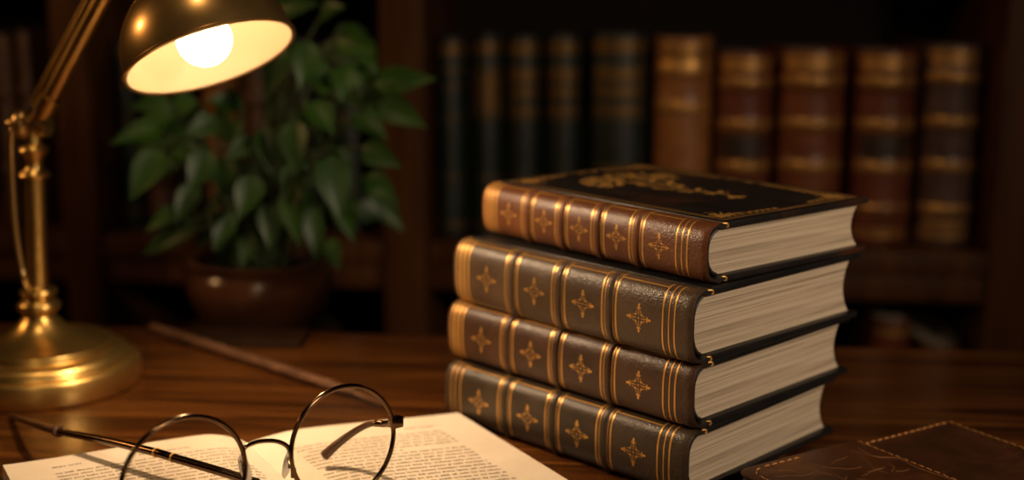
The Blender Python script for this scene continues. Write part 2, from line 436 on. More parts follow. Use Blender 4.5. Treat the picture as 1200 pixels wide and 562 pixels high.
for (near, far, tk, kind, pan, L_, W_, lab) in stack:
    Tk = tk*U; ztop = (zb+Tk)/U
    A, B = PZ(*near, ztop), PZ(*far, ztop)
    d = (B-A); th = math.atan2(d.y, d.x); s = Vector((math.cos(th), math.sin(th), 0)); w = Vector((s.y, -s.x, 0))
    L, W = L_*U, W_*U
    org = A - w*(.006 if kind != 'char' else .0015)
    root = thing('book', lab, 'book', (org.x, org.y, T+zb), (0, 0, th-PI/2), 'stack of old leather books')
    e0, e1 = .024, .017
    if pan == 4: e0 = .022
    step = (L-e0-e1)/pan
    bands = [e0+step*k for k in range(1, pan)]
    lines = []
    for yb in bands: lines += [(yb-.0062, .0011), (yb+.0062, .0011), (yb-.0036, .0005), (yb+.0036, .0005)]
    if kind == 'char': lines += [(L-e1-.001, .0011), (L-e1+.0045, .0010), (L-e1+.009, .0010)]
    else: lines += [(L-e1-.001, .0016), (L-e1+.0035, .0022), (L-e1+.008, .0022), (L-e1+.012, .0012)]
    lines += [(e0+.001, .0012), (e0-.0040, .0009), (e0-.0085, .0012)]
    edges = [e0+.001] + [q for yb in bands for q in (yb-.0062, yb+.0062)] + [L-e1-.001]
    frames = [(edges[2*k], edges[2*k+1], .105) for k in range(pan)]
    orn = [(edges[2*k]+edges[2*k+1])/2 for k in range(pan)]
    board = M['board'] if kind != 'tan' else SP['side']
    make_book(root, L, W, Tk, [SP[kind], board, M['pages'], M['gold']], bands, lines, orn, .0082 if pan == 5 else .0092, frames,
              cover_art=stack_art(L, W, Tk) if kind == 'tan' else None, rnd=random.Random(5))
    zb += Tk + .0004

# ------------------------------------------------------------------ room shell, turned a little towards the right
RY = math.radians(-6.0)
RO = Vector((0, 4.92*U, 0)); RM = Matrix.Translation(RO) @ Matrix.Rotation(RY, 4, 'Z'); RI = RM.inverted()
def struct(name, lo, hi, mat, r=0):
    mb = MB(); mb.rbox(lo, hi, r); o = mb.build(name, mat); o.location = RO; o.rotation_euler = (0, 0, RY); return tag(o, kind='structure')
X0, X1, Y0, Y1, ZC = -2.3, 2.3, -3.4, .335, 2.6
struct('floor', (X0, Y0, -.05), (X1, Y1, 0), M['floor'])
struct('ceiling', (X0, Y0, ZC), (X1, Y1, ZC+.05), M['ceil'])
struct('wall_back', (X0, Y1, 0), (X1, Y1+.08, ZC), M['wall'])
struct('wall_left', (X0-.08, Y0, 0), (X0, Y1, ZC), M['wall'])
struct('wall_right', (X1, Y0, 0), (X1+.08, Y1, ZC), M['wall'])
struct('wall_front', (X0, Y0-.08, 0), (X1, Y0, ZC), M['wall'])

def front_pt(x, y, yoff=0.0):     # where the sight line meets the bookcase front (or a plane yoff behind it), in bookcase coordinates
    o = RI @ EYE; d = RI.to_3x3() @ ray(x, y); k = (yoff-o.y)/d.y; return o + d*k

# ------------------------------------------------------------------ bookcase
bc = thing('bookcase', 'tall dark wooden bookcase along the back wall, full of old books', 'bookcase', RO, (0, 0, RY))
ZS = T - .002                      # top of the shelf that carries the books
posts = [(-290, -240), (75, 116), (449, 499), (1162, 1214), (1600, 1660)]
pxs = []
for a, c in posts:
    xa, xc = front_pt(a, 281).x, front_pt(c, 281).x; pxs.append((xa, xc))
    mb = MB(); mb.rbox((xa, 0, 0), (xc, .30, 2.25), .003); mb.rbox((xa-.004, -.006, ZS-.17), (xc+.004, .01, ZS-.135), .003)
    mb.build('upright', M['case'], bc)
xl, xr = pxs[0][0], pxs[-1][1]
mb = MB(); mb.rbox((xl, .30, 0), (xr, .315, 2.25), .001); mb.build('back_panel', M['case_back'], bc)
for z, th in ((ZS, .028), (ZS-.40, .028), (ZS+.42, .028), (ZS+.82, .028), (.09, .03)):
    for (a, b_) in zip(pxs, pxs[1:]):
        mb = MB(); mb.rbox((a[1]+.0005, .006, z-th), (b_[0]-.0005, .2995, z), .002)
        mb.build('shelf', M['case'], bc)
for (a, b_) in zip(pxs, pxs[1:]):
    mb = MB(); mb.rbox((a[1]+.0005, .012, ZS-.062), (b_[0]-.0005, .03, ZS-.0285), .002); mb.build('shelf_rail', M['case'], bc)
mb = MB(); mb.rbox((xl-.02, -.02, 2.2505), (xr+.02, .315, 2.29), .006); mb.build('top_cornice', M['case'], bc)

# ------------------------------------------------------------------ books on the shelves
SB = {
 'green': leather('dark_green_cloth', (.006,.011,.009), (.013,.020,.016), .42, 300, .2),
 'tan': leather('tan_calf', (.20,.075,.022), (.34,.135,.040), .36, 200, .25),
 'red': leather('oxblood_calf', (.085,.021,.011), (.15,.038,.018), .34, 200, .25),
 'brown': leather('russet_calf', (.11,.031,.012), (.19,.055,.020), .34, 200, .25),
 'plum': leather('plum_grey_calf', (.050,.027,.025), (.090,.050,.042), .34, 200, .25),
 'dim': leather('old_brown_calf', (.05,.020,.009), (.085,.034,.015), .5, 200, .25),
 'label': leather('black_label_leather', (.02,.012,.008), (.035,.02,.012), .45, 200, .2),
}
def shelf_book(px0, px1, pytop, kind, label, group, bands, golds, z0=ZS, dep=.055, patches=(), W=.19):
    xa, xb = front_pt(px0, 200, dep).x, front_pt(px1, 200, dep).x; zt = front_pt((px0+px1)/2, pytop, dep).z
    Tk, L = xb-xa, zt-z0-.0005
    root = thing('book', label, 'book', (0,0,0), (0,0,0), group)
    # local x -> into the case, y -> up, z -> along the case, so the spine looks out
    m = RM @ Matrix.Translation((xb, dep+.010, z0+.0005)) @ Matrix(((0,0,-1,0),(1,0,0,0),(0,1,0,0),(0,0,0,1)))
    m = RM @ Matrix(((0,0,1,xa),(1,0,0,dep+.010),(0,1,0,z0+.0005),(0,0,0,1)))
    q = m.to_quaternion(); root.location = m.translation; root.rotation_mode = 'QUATERNION'; root.rotation_quaternion = q
    flip = m.to_3x3().determinant()
    make_book(root, L, W, Tk, [SB[kind], SB[kind], M['pages'], M['gold_faint' if kind in ('green', 'dim') else 'gold_dim'], SB['label']], [L*f for f in bands], [(L*f, w) for f, w in golds], fine=False, head=False,
              j=.016, bulge=.014, patches=[(L*a, L*b_, .18, .82, mi) for a, b_, mi in patches])
    return root
G1 = 'books on the shelf behind the desk'
gr = [(508,546,44), (549,589,42), (593,633,43), (638,680,42), (689,757,40)]
wh = ['slim dark green book at the left end of the shelf, nearest the upright post', 'dark green book second from the post, one long faint gilt panel on its spine',
      'dark green book third from the post with three gilt spine labels', 'dark green book fourth from the post, between a slim and a broad green book',
      'broad dark green book with four gilt bands, next to the tan book']
for i, (a, c, t) in enumerate(gr):
    g = [(.955, .010), (.925, .006), (.06, .006)]
    pt = [(.91, .965, 1)]
    if i == 0: pt += []
    if i == 1: pt += [(.62, .82, 1)]
    if i >= 2: pt += [(.78, .83, 1), (.70, .745, 1), (.62, .66, 1)]
    if i == 4: pt += [(.35, .365, 1)]
    g += [(.84, .0035), (.76, .003), (.60, .003), (.30, .0025)]
    shelf_book(a, c, t, 'green', wh[i], G1, [], g, patches=pt)
br = [(765,832,44,'tan','light tan leather book with gilt bands, standing between green and oxblood books'),
      (838,904,61,'red','oxblood leather book with gilt bands, standing right beside the tan book'),
      (911,988,58,'brown','broad russet leather book with gilt bands, third from the tan book'),
      (1000,1072,59,'red','oxblood leather book with black spine label, just left of the plum-grey book'),
      (1080,1150,52,'plum','plum-grey leather book with five gilt bands at the right end of the shelf')]
for i, (a, c, t, k, lab) in enumerate(br):
    bands = [.18, .40, .62, .84] if k != 'tan' else [.66, .84]
    g = []
    for f in bands: g += [(f-.022, .004), (f+.022, .004), (f, .008)]
    g += [(.96, .006), (.935, .003), (.05, .006), (.08, .003)]
    pt = [(.90, .93, 1)] if k != 'plum' else [(.90, .925, 1), (.10, .13, 1)]
    if i in (1, 3): pt += [(.45, .57, 4)]
    if i == 0: pt += [(.86, .93, 1)]
    shelf_book(a, c, t, k, lab, G1, bands, g, patches=pt)
G2 = 'books in the dark left bays of the bookcase'
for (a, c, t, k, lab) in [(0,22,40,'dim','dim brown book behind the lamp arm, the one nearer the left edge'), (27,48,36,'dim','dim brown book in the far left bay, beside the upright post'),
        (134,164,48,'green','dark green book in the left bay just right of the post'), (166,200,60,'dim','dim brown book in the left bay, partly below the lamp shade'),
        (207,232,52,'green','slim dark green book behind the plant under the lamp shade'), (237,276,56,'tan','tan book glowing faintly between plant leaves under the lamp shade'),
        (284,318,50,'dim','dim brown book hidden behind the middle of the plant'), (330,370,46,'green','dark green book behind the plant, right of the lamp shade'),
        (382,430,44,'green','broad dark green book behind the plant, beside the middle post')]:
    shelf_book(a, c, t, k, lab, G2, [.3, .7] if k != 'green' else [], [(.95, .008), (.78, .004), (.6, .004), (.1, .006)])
G3 = 'books on the lower shelf of the bookcase'
for (a, c, t, k, lab) in [(1034,1084,376,'red','reddish book top on the lower shelf, right of the stack'), (1092,1150,404,'dim','shorter brown book on the lower shelf beside the right post'),
        (262,298,352,'dim','dim book on the lower shelf behind the flower pot')][:2]:
    shelf_book(a, c, t, k, lab, G3, [.3, .7], [(.95, .008), (.78, .004)], z0=ZS-.3999)

# ------------------------------------------------------------------ desk
DB = RI @ PZ(306, 386, 0)
desk = thing('desk', 'dark polished mahogany writing desk that carries the lamp and books', 'desk', RO, (0, 0, RY))
mb = MB(); yb = DB.y; mb.rbox((-1.05, yb-1.0, T-.035), (1.05, yb, T), .005, 3); mb.build('desktop', M['desk'], desk)
mb = MB()
for (a, b_, c, d) in ((-.97, .97, yb-.09, yb-.065), (-.97, .97, yb-.935, yb-.91), (-.97, -.945, yb-.91, yb-.09), (.945, .97, yb-.91, yb-.09)): mb.rbox((a, c, T-.13), (b_, d, T-.0352), .002)
mb.build('apron', M['desk'], desk)
for sx in (-1, 1):
    for yy in (yb-.08, yb-.92):
        mb = MB(); mt = Matrix.Translation((sx*.955, yy, 0))
        mb.lathe([(.016,0), (.022,.03), (.016,.06), (.024,.2), (.028,.4), (.020,.50), (.03,.53), (.032,.55), (.032,T-.0353)], 24, mt); mb.build('leg', M['desk'], desk)

# ------------------------------------------------------------------ desk lamp
DL = 3.14
b0 = PD(52, 448, DL); b0.z = T
lamp = thing('desk_lamp', 'lit brass desk lamp with domed shade standing at the left of the desk', 'desk lamp', b0)
def LP(p): return Vector(p)-b0
def lean(mb):                      # stem sheared sideways so it looks upright from this camera
    for p in mb.v: p.x += .04*(p.z-.18*U)
u = U
mb = MB()
mb.lathe([(r_*u*.945, z_*u) for r_, z_ in [(.246,0), (.2520,.004), (.2535,.010), (.2535,.056), (.251,.062), (.246,.065), (.238,.0655), (.231,.0655), (.2295,.068), (.2280,.076), (.221,.085), (.209,.092), (.197,.0945), (.188,.0948), (.187,.097), (.187,.106), (.185,.111), (.180,.1135), (.172,.1138), (.163,.1145), (.13,.120), (.095,.132), (.068,.15), (.05,.17), (.043,.18)]], 96)
mb.build('base', M['brass'], lamp)
mb = MB()
mb.lathe([(.041*u,.180*u), (.040*u,.186*u), (.048*u,.192*u), (.054*u,.200*u), (.054*u,.208*u), (.048*u,.216*u), (.036*u,.222*u), (.034*u,.226*u), (.044*u,.232*u), (.047*u,.240*u), (.044*u,.248*u), (.030*u,.252*u), (.027*u,.256*u)], 48)
lean(mb); mb.build('lower_collar', M['brass'], lamp)
mb = MB(); mb.lathe([(.0255*u,.2562*u), (.0245*u,.30*u), (.0235*u,.527*u)], 40); lean(mb); mb.build('pole', M['brass'], lamp)
mb = MB()
mb.lathe([(.026*u,.5272*u), (.036*u,.530*u), (.038*u,.538*u), (.034*u,.545*u), (.022*u,.553*u), (.019*u,.563*u), (.023*u,.578*u), (.033*u,.592*u), (.036*u,.600*u), (.032*u,.608*u), (.020*u,.614*u), (.018*u,.64*u), (.018*u,.662*u)], 40)
lean(mb); mb.build('upper_collar', M['brass'], lamp)
jc = LP(PD(42, 146, DL)); ax = Vector((1, -.18, 0)).normalized()
mb = MB(); mb.lathe([(.010*u,-.075*u), (.014*u,-.070*u), (.014*u,-.058*u), (.008*u,-.055*u), (.008*u,-.046*u), (.034*u,-.045*u), (.038*u,-.040*u), (.038*u,-.022*u), (.034*u,-.016*u), (.022*u,-.012*u), (.022*u,.012*u), (.030*u,.016*u), (.030*u,.032*u), (.022*u,.036*u), (.010*u,.038*u)], 32, frame_mtx(jc, ax))
mb.build('pivot_joint', M['brass_dark'], lamp)
elbow = LP(PD(168, -92, 2.98))
a0 = LP(PD(45, 140, DL-.01))
ad = (elbow-a0).normalized()
mb = MB(); mb.tube([a0, a0+ad*.03*u, a0+ad*.0305*u, a0+ad*.075*u, a0+ad*.0755*u, elbow], [.020*u, .020*u, .026*u, .026*u, .0195*u, .0195*u], 24)
mb.build('arm', M['brass'], lamp)
off = Vector((-.030, .0, .012))*u
mb = MB(); mb.tube([a0+off+ad*.035*u, elbow+off], .0065*u, 12); mb.build('tension_rod', M['brass'], lamp)
# shade
SD = 2.80
sc = PD(247, 68, SD); rd = (sc-EYE).normalized(); rx = (RGT-rd*rd.x).normalized(); ru = rx.cross(rd)
nrm = (rx*.285 - ru*.907 - rd*.312).normalized()
axl = (sc-EYE).dot(FWD); R = 101.5/1500*axl
SM = frame_mtx(LP(sc), -nrm, rx)
def dome(rr, h, n=28, a1=PI/2*.90): return [(rr*math.cos(a1*i/n)**.94, h*math.sin(a1*i/n)) for i in range(n+1)]
mb = MB(); mb.lathe([(R*.985, -.006*R), (R*1.012, -.018*R), (R*1.03, -.004*R), (R*1.03, .022*R), (R*1.012, .036*R)] + [(r_, z+.036*R) for r_, z in dome(R, R*1.0)], 96, SM, 0, False)
mb.lathe([(R*.17, 1.02*R), (R*.20, 1.03*R), (R*.20, 1.30*R), (R*.15, 1.34*R), (R*.08, 1.36*R)], 40, SM)
shade = mb.build('lamp_shade', M['brass_dark'], lamp)
mb = MB(); mb.lathe([(R*.984, -.006*R)] + [(r_*.97, z*.965) for r_, z in dome(R, R*1.0)], 96, SM, 0, False)
mb.build('shade_lining', M['lining'], shade)
top = SM @ Vector((0, 0, 1.36*R))
mb = MB(); mb.tube(spline([elbow, elbow+(top-elbow)*.45+Vector((0,0,.05*u)), top+Vector((0,0,.05*u)), top], 8), .017*u, 20); mb.build('shade_arm', M['brass'], lamp)
mb = MB(); mb.lathe([(.01*u,-.04*u), (.034*u,-.036*u), (.036*u,0), (.034*u,.036*u), (.01*u,.04*u)], 32, frame_mtx(elbow, ax)); mb.build('elbow_joint', M['brass_dark'], lamp)
rb = .315*R; bc_ = SM @ Vector((0, 0, .24*R))
mb = MB(); mb.lathe([(max(1e-6, rb*math.sin(PI*i/20)), rb*-math.cos(PI*i/20)) for i in range(17)] + [(rb*.42, rb*1.15), (rb*.42, rb*1.5)], 40, frame_mtx(bc_, -nrm)); mb.build('light_bulb', M['bulb'], lamp)
mb = MB(); mb.lathe([(rb*.46, rb*1.3), (rb*.5, rb*1.32), (rb*.5, rb*2.4)], 32, frame_mtx(bc_, -nrm)); mb.build('bulb_socket', M['brass_dark'], lamp)
# flex hanging from the joint to the foot of the pole
mb = MB(); mb.tube(spline([LP(PD(17,150,DL-.01)), LP(PD(13,158,DL-.01)), LP(PD(14,200,DL)), LP(PD(18,265,DL)), LP(PD(27,320,DL)), LP(PD(35,341,DL-.03))], 8), .0075*u, 10); mb.build('power_cord', M['brass_dark'], lamp)

# ------------------------------------------------------------------ open book
Lc, Rc = PZ(3, 543, .042), PZ(543, 482.5, .029)
oy = math.radians(30.0)
ea, eb = Vector((math.cos(oy), math.sin(oy), 0)), Vector((-math.sin(oy), math.cos(oy), 0))
Wp = abs((Rc-Lc).dot(ea))/2; og = (Lc+Rc)/2; og.z = T+.0004
Rl = Rc-og
Lb = .80*U
ob = thing('open_book', 'open book with cream printed pages lying under the eyeglasses', 'book', og, (0, 0, oy))
skew = (Rc-og).dot(eb)/Wp
def zprof(side, q):               # q 0 gutter .. 1 outer edge ; height of the page above the desk
    if side < 0: zg, zp, ze, qp = .018, .050, .038, .20
    else: zg, zp, ze, qp = .018, .036, .029, .27
    if q < qp:
        t = q/qp; return (zg + (zp-zg)*math.sin(t*PI/2)**.8)*U
    t = (q-qp)/(1-qp); s_ = t*t*(3-2*t); return (zp + (ze-zp)*s_)*U
def pp(side, q, y, off=0): 
    yy = -y + skew*side*q*Wp
    return Vector((side*q*(Wp if side < 0 else Wp-.0045), yy, zprof(side, q)+off))
CT = .003
SH = Matrix.Identity(4); SH[1][0] = skew
mb = MB(); mb.rbox((-Wp-.004, -Lb-.004, 0), (-.006, .004, CT), .001, 2, 0, SH); mb.build('cover_board', M['board'], ob)
mb = MB(); mb.rbox((.006, -Lb-.004, 0), (Wp-.0045, .002, CT), .001, 2, 0, SH); mb.build('cover_board', M['board'], ob)
mb = MB(); mb.rbox((-.0058, -Lb-.004, .0002), (.0058, .003, .0022), .0008, 2, 0, SH); mb.build('spine', M['board'], ob)
def letters(mb, side, q0, q1, y, h, rnd, indent=0, short=1.0):
    W = Wp; q = q0+indent; end = q0+(q1-q0)*short
    while q < end:
        wl = rnd.choice((2,3,3,4,4,5,5,6,7,8,9))
        for k in range(wl):
            cw = rnd.uniform(.0011, .0018)/W
            if q+cw > end: break
            tall = rnd.random(); y0 = y - (h*.55 if tall > .78 else 0); y1 = y+h + (h*.45 if .1 > tall else 0)
            def quad(qa, qb, ya, yb_):
                if qb <= qa: return
                if side > 0: cs = [(qa, yb_), (qb, yb_), (qb, ya), (qa, ya)]
                else: cs = [(1-qa, yb_), (1-qb, yb_), (1-qb, ya), (1-qa, ya)]
                mb.add([pp(side, a, c, .00010) for a, c in cs], [(0,1,2,3)], 1)
            sw = .00046/W; sh = rnd.random()
            quad(q, q+sw, y0, y1)
            if sh < .75: quad(q+cw*.72-sw, q+cw*.72, y, y+h)
            if sh > .25: quad(q, q+cw*.72, y, y+.00042)
            if sh > .45: quad(q, q+cw*.72, y+h-.00042, y+h)
            if sh > .8: quad(q, q+cw*.6, y+h*.45, y+h*.45+.0003)
            q += cw
        q += .0014/W
for side, nm in ((-1, 'left'), (1, 'right')):
    mb = MB(); nq, ny = 40, 16
    rows = [[pp(side, .0+i/nq, Lb*k/ny) for i in range(nq+1)] for k in range(ny+1)]
    mb.grid(rows, 0, False, side > 0)
    bot = CT+.0002
    def low(p): return Vector((p.x if abs(p.x) > .006 else side*.006*0, p.y, bot))
    # sides with leaf-edge material
    ed = [r_[-1] for r_ in rows]; nl = 6
    for line, fl in ((ed, side > 0), (rows[0], side < 0), (rows[-1], side > 0)):
        g = []
        for k in range(nl+1):
            t = k/nl; g.append([Vector((p.x + (side*.0006*t if line is ed else side*.0006*t*abs(p.x)/Wp), p.y, p.z+(bot-p.z)*t)) for p in line])
        mb.grid(g, 2, False, fl)
    rnd = random.Random(11 if side > 0 else 12)
    lp = .0060; y = .034 if side > 0 else .030; i = 0
    if side > 0: q0, q1 = .13, .82
    else: q0, q1 = .17, .90
    letters(mb, side, q0+.54 if side > 0 else q0+.0, (q1 if side > 0 else q0+.12), y-.012, .0016, rnd)
    if side < 0: letters(mb, side, q0+.34, q0+.55, y-.010, .0017, rnd)
    while y < Lb-.03:
        para = rnd.random() < .10
        letters(mb, side, q0, q1, y, .0018, rnd, .035 if para else 0, .6 if rnd.random() < .09 else 1.0)
        y += lp; i += 1
    mb.build('page_block', [M['paper'], M['ink'], M['pages_open']], ob)

# ------------------------------------------------------------------ eyeglasses
cR, cL = PD(403, 519, 2.30), PD(217, 562, 2.08)
e1 = (cR-cL).normalized(); up0 = Vector((0,0,1)); fwd = up0.cross(e1).normalized()      # fwd points away from the eye
e2 = (e1.cross(fwd)*-1)
e2 = (up0 - e1*up0.dot(e1)).normalized(); fwd = (Vector((-e1.y, e1.x, 0))).normalized()
e2 = (e2 + fwd*.05).normalized()
EL = .94
RL, RR = .1175*U, .1165*U
g0 = Vector(((cL+cR)/2)); g0.z = T+.03*U
eg = thing('eyeglasses', 'round wire-rimmed eyeglasses standing on the open book', 'glasses', g0)
def GP(p): return Vector(p)-g0
wr = .0047*U
for c, rr in ((cL, RL), (cR, RR)):
    c = GP(c); ring = [c + e1*rr*math.cos(2*PI*i/72) + e2*EL*rr*math.sin(2*PI*i/72) for i in range(72)]
    mb = MB(); mb.tube(ring, wr, 12, 0, True)
    rim = mb.build('rim', M['frame'], eg)
    nl = e1.cross(e2).normalized(); rows = []
    mb = MB(); ri = rr-wr*.6
    for sgn in (-1, 1):
        g = [[c + nl*sgn*(.0006+.0016*(1-(k/8)**2)) + (e1*math.cos(2*PI*i/48)+e2*EL*math.sin(2*PI*i/48))*ri*(k/8 if k else .001) for i in range(48)] for k in range(9)]
        mb.grid(g, 0, True, sgn < 0)
    lens = mb.build('lens', M['lens'], eg)
def onrim(c, rr, a): return GP(c) + e1*rr*math.cos(a) + e2*EL*rr*math.sin(a)
pL, pR = onrim(cL, RL, .26), onrim(cR, RR, PI+.02)
mid = (pL+pR)/2
mb = MB(); mb.tube(spline([pL-e2*.002, pL+e2*.002+e1*.0015, pL.lerp(pR, .35)+e2*.0062+fwd*.002, pL.lerp(pR, .70)+e2*.0078+fwd*.002, pL.lerp(pR, .92)+e2*.0062+fwd*.001, pL.lerp(pR, .99)+e2*.002, pR-e2*.003], 8), .0043*U, 12)
mb.build('bridge', M['frame'], eg)
for c, rr, a, px_c, D, tl in ((cL, RL, -.02, (287, 549), 2.20, .30), (cR, RR, PI+.33, (337, 542), 2.27, -.25)):
    p0 = onrim(c, rr, a); p1 = GP(PD(*px_c, D))
    mb = MB(); axs = (p1-p0).normalized()
    zax = (e2*1.0 + e1*(-tl)).normalized(); xax = (e1*.92 + fwd*.38).normalized()
    mt = frame_mtx(p1, xax.cross(zax), xax)
    yv = zax
    rows = []
    for i in range(9):
        t = -1+2*i/8; r_ = math.sqrt(max(0, 1-t*t))
        rows.append([p1 + zax*t*.0098 + (xax*math.cos(2*PI*k/16)*.0046 + xax.cross(zax)*math.sin(2*PI*k/16)*.0014)*max(r_, .02) for k in range(16)])
    mb.grid(rows, 0, True); pad = mb.build('nose_pad', M['pad'], eg)
    mb = MB(); mb.tube(spline([p0, p0+fwd*.004+e2*.003, p1-axs*.003+e2*.004, p1-axs*.001], 6), .0008, 8)
    mb.tube([p1-e2*.003, p1+e2*.003], .0017, 8)
    mb.rbox((-.0016,-.0012,-.0030), (.0016,.0012,.0030), .0005, 2, 0, Matrix.Translation(p0+fwd*.001))
    mb.build('pad_arm', M['frame'], eg)
# right temple: hinge, short arm and dropped brown tip
h0 = onrim(cR, RR, .17); tp = [h0+e1*.0015, GP(PD(452,496.5,2.415)), GP(PD(440,496,2.43)), GP(PD(427,499,2.45)), GP(PD(410,509,2.47)), GP(PD(393,522,2.475)), GP(PD(380,534,2.47))]
mb = MB(); mb.rbox((-.0032,-.0022,-.0030), (.0036,.0030,.0030), .0009, 2, 0, frame_mtx(h0+e1*.0026, e2, e1) @ Matrix.Scale(1.2, 4)); mb.build('hinge', M['frame'], eg)
sp_ = spline(tp, 8); n = len(sp_)
mb = MB(); mb.tube(sp_[:17], .0022*1.0, 12); 
tm = mb.build('temple', M['frame'], eg)
mb = MB(); q = sp_[16:]; mb.tube(q+[q[-1]+(q[-1]-q[-2]).normalized()*.0012], [.0017+.0018*(i/len(q))**1.2 for i in range(len(q))]+[.0016], 14); mb.build('temple_tip', M['tip'], tm)
# left temple: long, laid out flat behind the left lens and over the page edge
h1 = onrim(cL, RL, PI+.06)
mb = MB(); mb.rbox((-.0042,-.0022,-.0030), (.0030,.0030,.0030), .0009, 2, 0, frame_mtx(h1-e1*.0022, e2, e1)); mb.build('hinge', M['frame'], eg)
q4 = onrim(cL, RL, -.95)
lt = [q4+fwd*.001, GP(PD(300,571,2.235)), GP(PD(285,560.5,2.275)), GP(PD(203,536,2.38)), GP(PD(183,530,2.405)), GP(PD(120,515,2.50)), GP(PD(68,505,2.585))]
sl = spline(lt, 8); n = len(sl)
mb = MB(); mb.tube(sl, [.0013 if i < 6 else (.0030-.0005*i/n) for i in range(n)], 12)
for f in (203, 183):
    k = min(range(n), key=lambda i: (sl[i]-GP(PD(f, 536 if f == 203 else 530, 2.38 if f == 203 else 2.405))).length)
    dv = (sl[k+1]-sl[k-1]).normalized(); mb.tube([sl[k]-dv*.0008, sl[k]+dv*.0008], .0031, 12, 1)
tm = mb.build('temple', [M['frame'], M['gold']], eg)
ends = spline([sl[-1], GP(PD(45,498,2.65)), GP(PZ(14,487,.008))], 8)
mb = MB(); mb.tube(ends, [.0030-.0010*i/len(ends) for i in range(len(ends))], 12)
dv = (ends[1]-ends[0]).normalized(); mb.tube([ends[0]-dv*.002, ends[0]-dv*.0015, ends[0]+dv*.0015, ends[0]+dv*.002], [.0026, .0042, .0042, .0026], 14)
mb.build('temple_tip', M['tip'], tm)

# ------------------------------------------------------------------ pen and notebook at the back of the desk
a, c = PZ(176, 381, .020), PZ(447, 471, .014)
pen = thing('pen', 'long slender brown wooden pen lying slantwise on the desk behind the eyeglasses', 'pen', (a+c)/2)
pen.location.z = T; po = pen.location
d = (c-a).normalized(); ln = (c-a).length
def PP(t): p = a.lerp(c, t)-po; return Vector((p.x, p.y, 0))
prof = [(0, .0030), (.01, .0044), (.03, .0048), (.5, .0046), (.78, .0040), (.80, .0044), (.82, .0044), (.84, .0036), (.9, .0030)]
mb = MB(); mb.tube([PP(t)+Vector((0,0,.0050)) for t, r_ in prof], [r_ for t, r_ in prof], 16); mb.build('barrel', M['rod'], pen)
mb = MB(); mb.tube([PP(t)+Vector((0,0,.0050-.002*(t-.9)*10)) for t in (.901, .93, .97, 1.0)], [.0030, .0033, .0022, .0006], 12); mb.build('nib', M['tip'], pen)
na = PZ(295, 392, .015)
nb = thing('notebook', 'small thin dark notebook lying at the back edge of the desk', 'notebook', (na.x, na.y, T+.0003), (0, 0, math.radians(-2)))
mb = MB(); mb.rbox((-.058, -.026, 0), (.050, .022, .0012), .0005); mb.rbox((-.058, -.026, .0044), (.050, .022, .0056), .0005); mb.rbox((-.058, -.0282, .0), (.050, -.0262, .0056), .0007); mb.build('cover', M['note'], nb)
mb = MB(); mb.rbox((-.056, -.0260, .0013), (.048, .0205, .0043), .0002); mb.build('page_block', M['pages'], nb)

# ------------------------------------------------------------------ leather pouch
Tp, Lp = PZ(1111, 487, .052), PZ(862, 551, .052)
f1 = (Lp-Tp); fl_ = f1.length; f1.normalize(); f2 = Vector((-f1.y, f1.x, 0))
po_ang = math.atan2(f1.y, f1.x)
pouch = thing('leather_pouch', 'worn brown leather pouch with amber stitching on the desk, in front of the stack', 'pouch', (Tp.x, Tp.y, T+.0004), (0, 0, po_ang))
PL, PW, PH = fl_, .62*U, .052*U-.0004
def rrect(x0, x1, y0, y1, r, n=8):
    out = []
    for (cx, cy, a0_) in ((x1-r, y1-r, 0), (x0+r, y1-r, PI/2), (x0+r, y0+r, PI), (x1-r, y0+r, 1.5*PI)):
        for k in range(n+1): a_ = a0_+PI/2*k/n; out.append(Vector((cx+r*math.cos(a_), cy+r*math.sin(a_), 0)))
    return out
def pad_slab(mb, x0, x1, y0, y1, z0, z1, r, e, mat=0, wob=0):
    rows = []
    for (ins, z) in ((e, z0), (e*.25, z0+(z1-z0)*.15), (0, z0+(z1-z0)*.45), (e*.12, z0+(z1-z0)*.75), (e*.45, z0+(z1-z0)*.94), (e, z1), (e*2.2, z1+.0004)):
        rows.append([p+Vector((0,0,z)) for p in rrect(x0+ins, x1-ins, y0+ins, y1-ins, max(.002, r-ins))])
    mb.grid(rows, mat, True); n = len(rows[0])
    mb.add(rows[-1], [tuple(range(n))], mat); mb.add(rows[0], [tuple(reversed(range(n)))], mat)
def stitches(mb, path, z, mat, ln=.0042, gap=.0022, w=.0009):
    for a_, c_ in zip(path, path[1:]):
        a_, c_ = Vector(a_), Vector(c_); d_ = c_-a_; L_ = d_.length; d_.normalize(); t = 0
        while t+ln < L_:
            p, q_ = a_+d_*t, a_+d_*(t+ln); mb.tube([p+Vector((0,0,z)), (p+q_)/2+Vector((0,0,z+.0004)), q_+Vector((0,0,z))], w/2, 6, mat); t += ln+gap
seam = (Tp-PZ(1007, 516, .05)).length
mb = MB(); pad_slab(mb, 0, PL, 0, PW, 0, PH-.0022, .010, .004)
stitches(mb, [(seam, .006, 0), (.006, .006, 0), (.006, PW-.006, 0)], PH-.0016, 1)
mb.build('body', [M['pouch_flap'], M['thread']], pouch)
mb = MB(); pad_slab(mb, seam, PL+.0008, -.0010, PW+.0008, PH-.0020, PH, .011, .0012)
stitches(mb, [(seam+.0035, .004, 0), (seam+.0035, PW-.004, 0)], PH+.0003, 1)
cr = [(PL-.0055, .020, 0), (PL-.0065, .012, 0), (PL-.011, .007, 0), (PL-.02, .005, 0)]
stitches(mb, [(PL-.0055, PW-.02, 0)]+cr+[(PL-.05, .005, 0)], PH+.0003, 1)
r4 = random.Random(9)
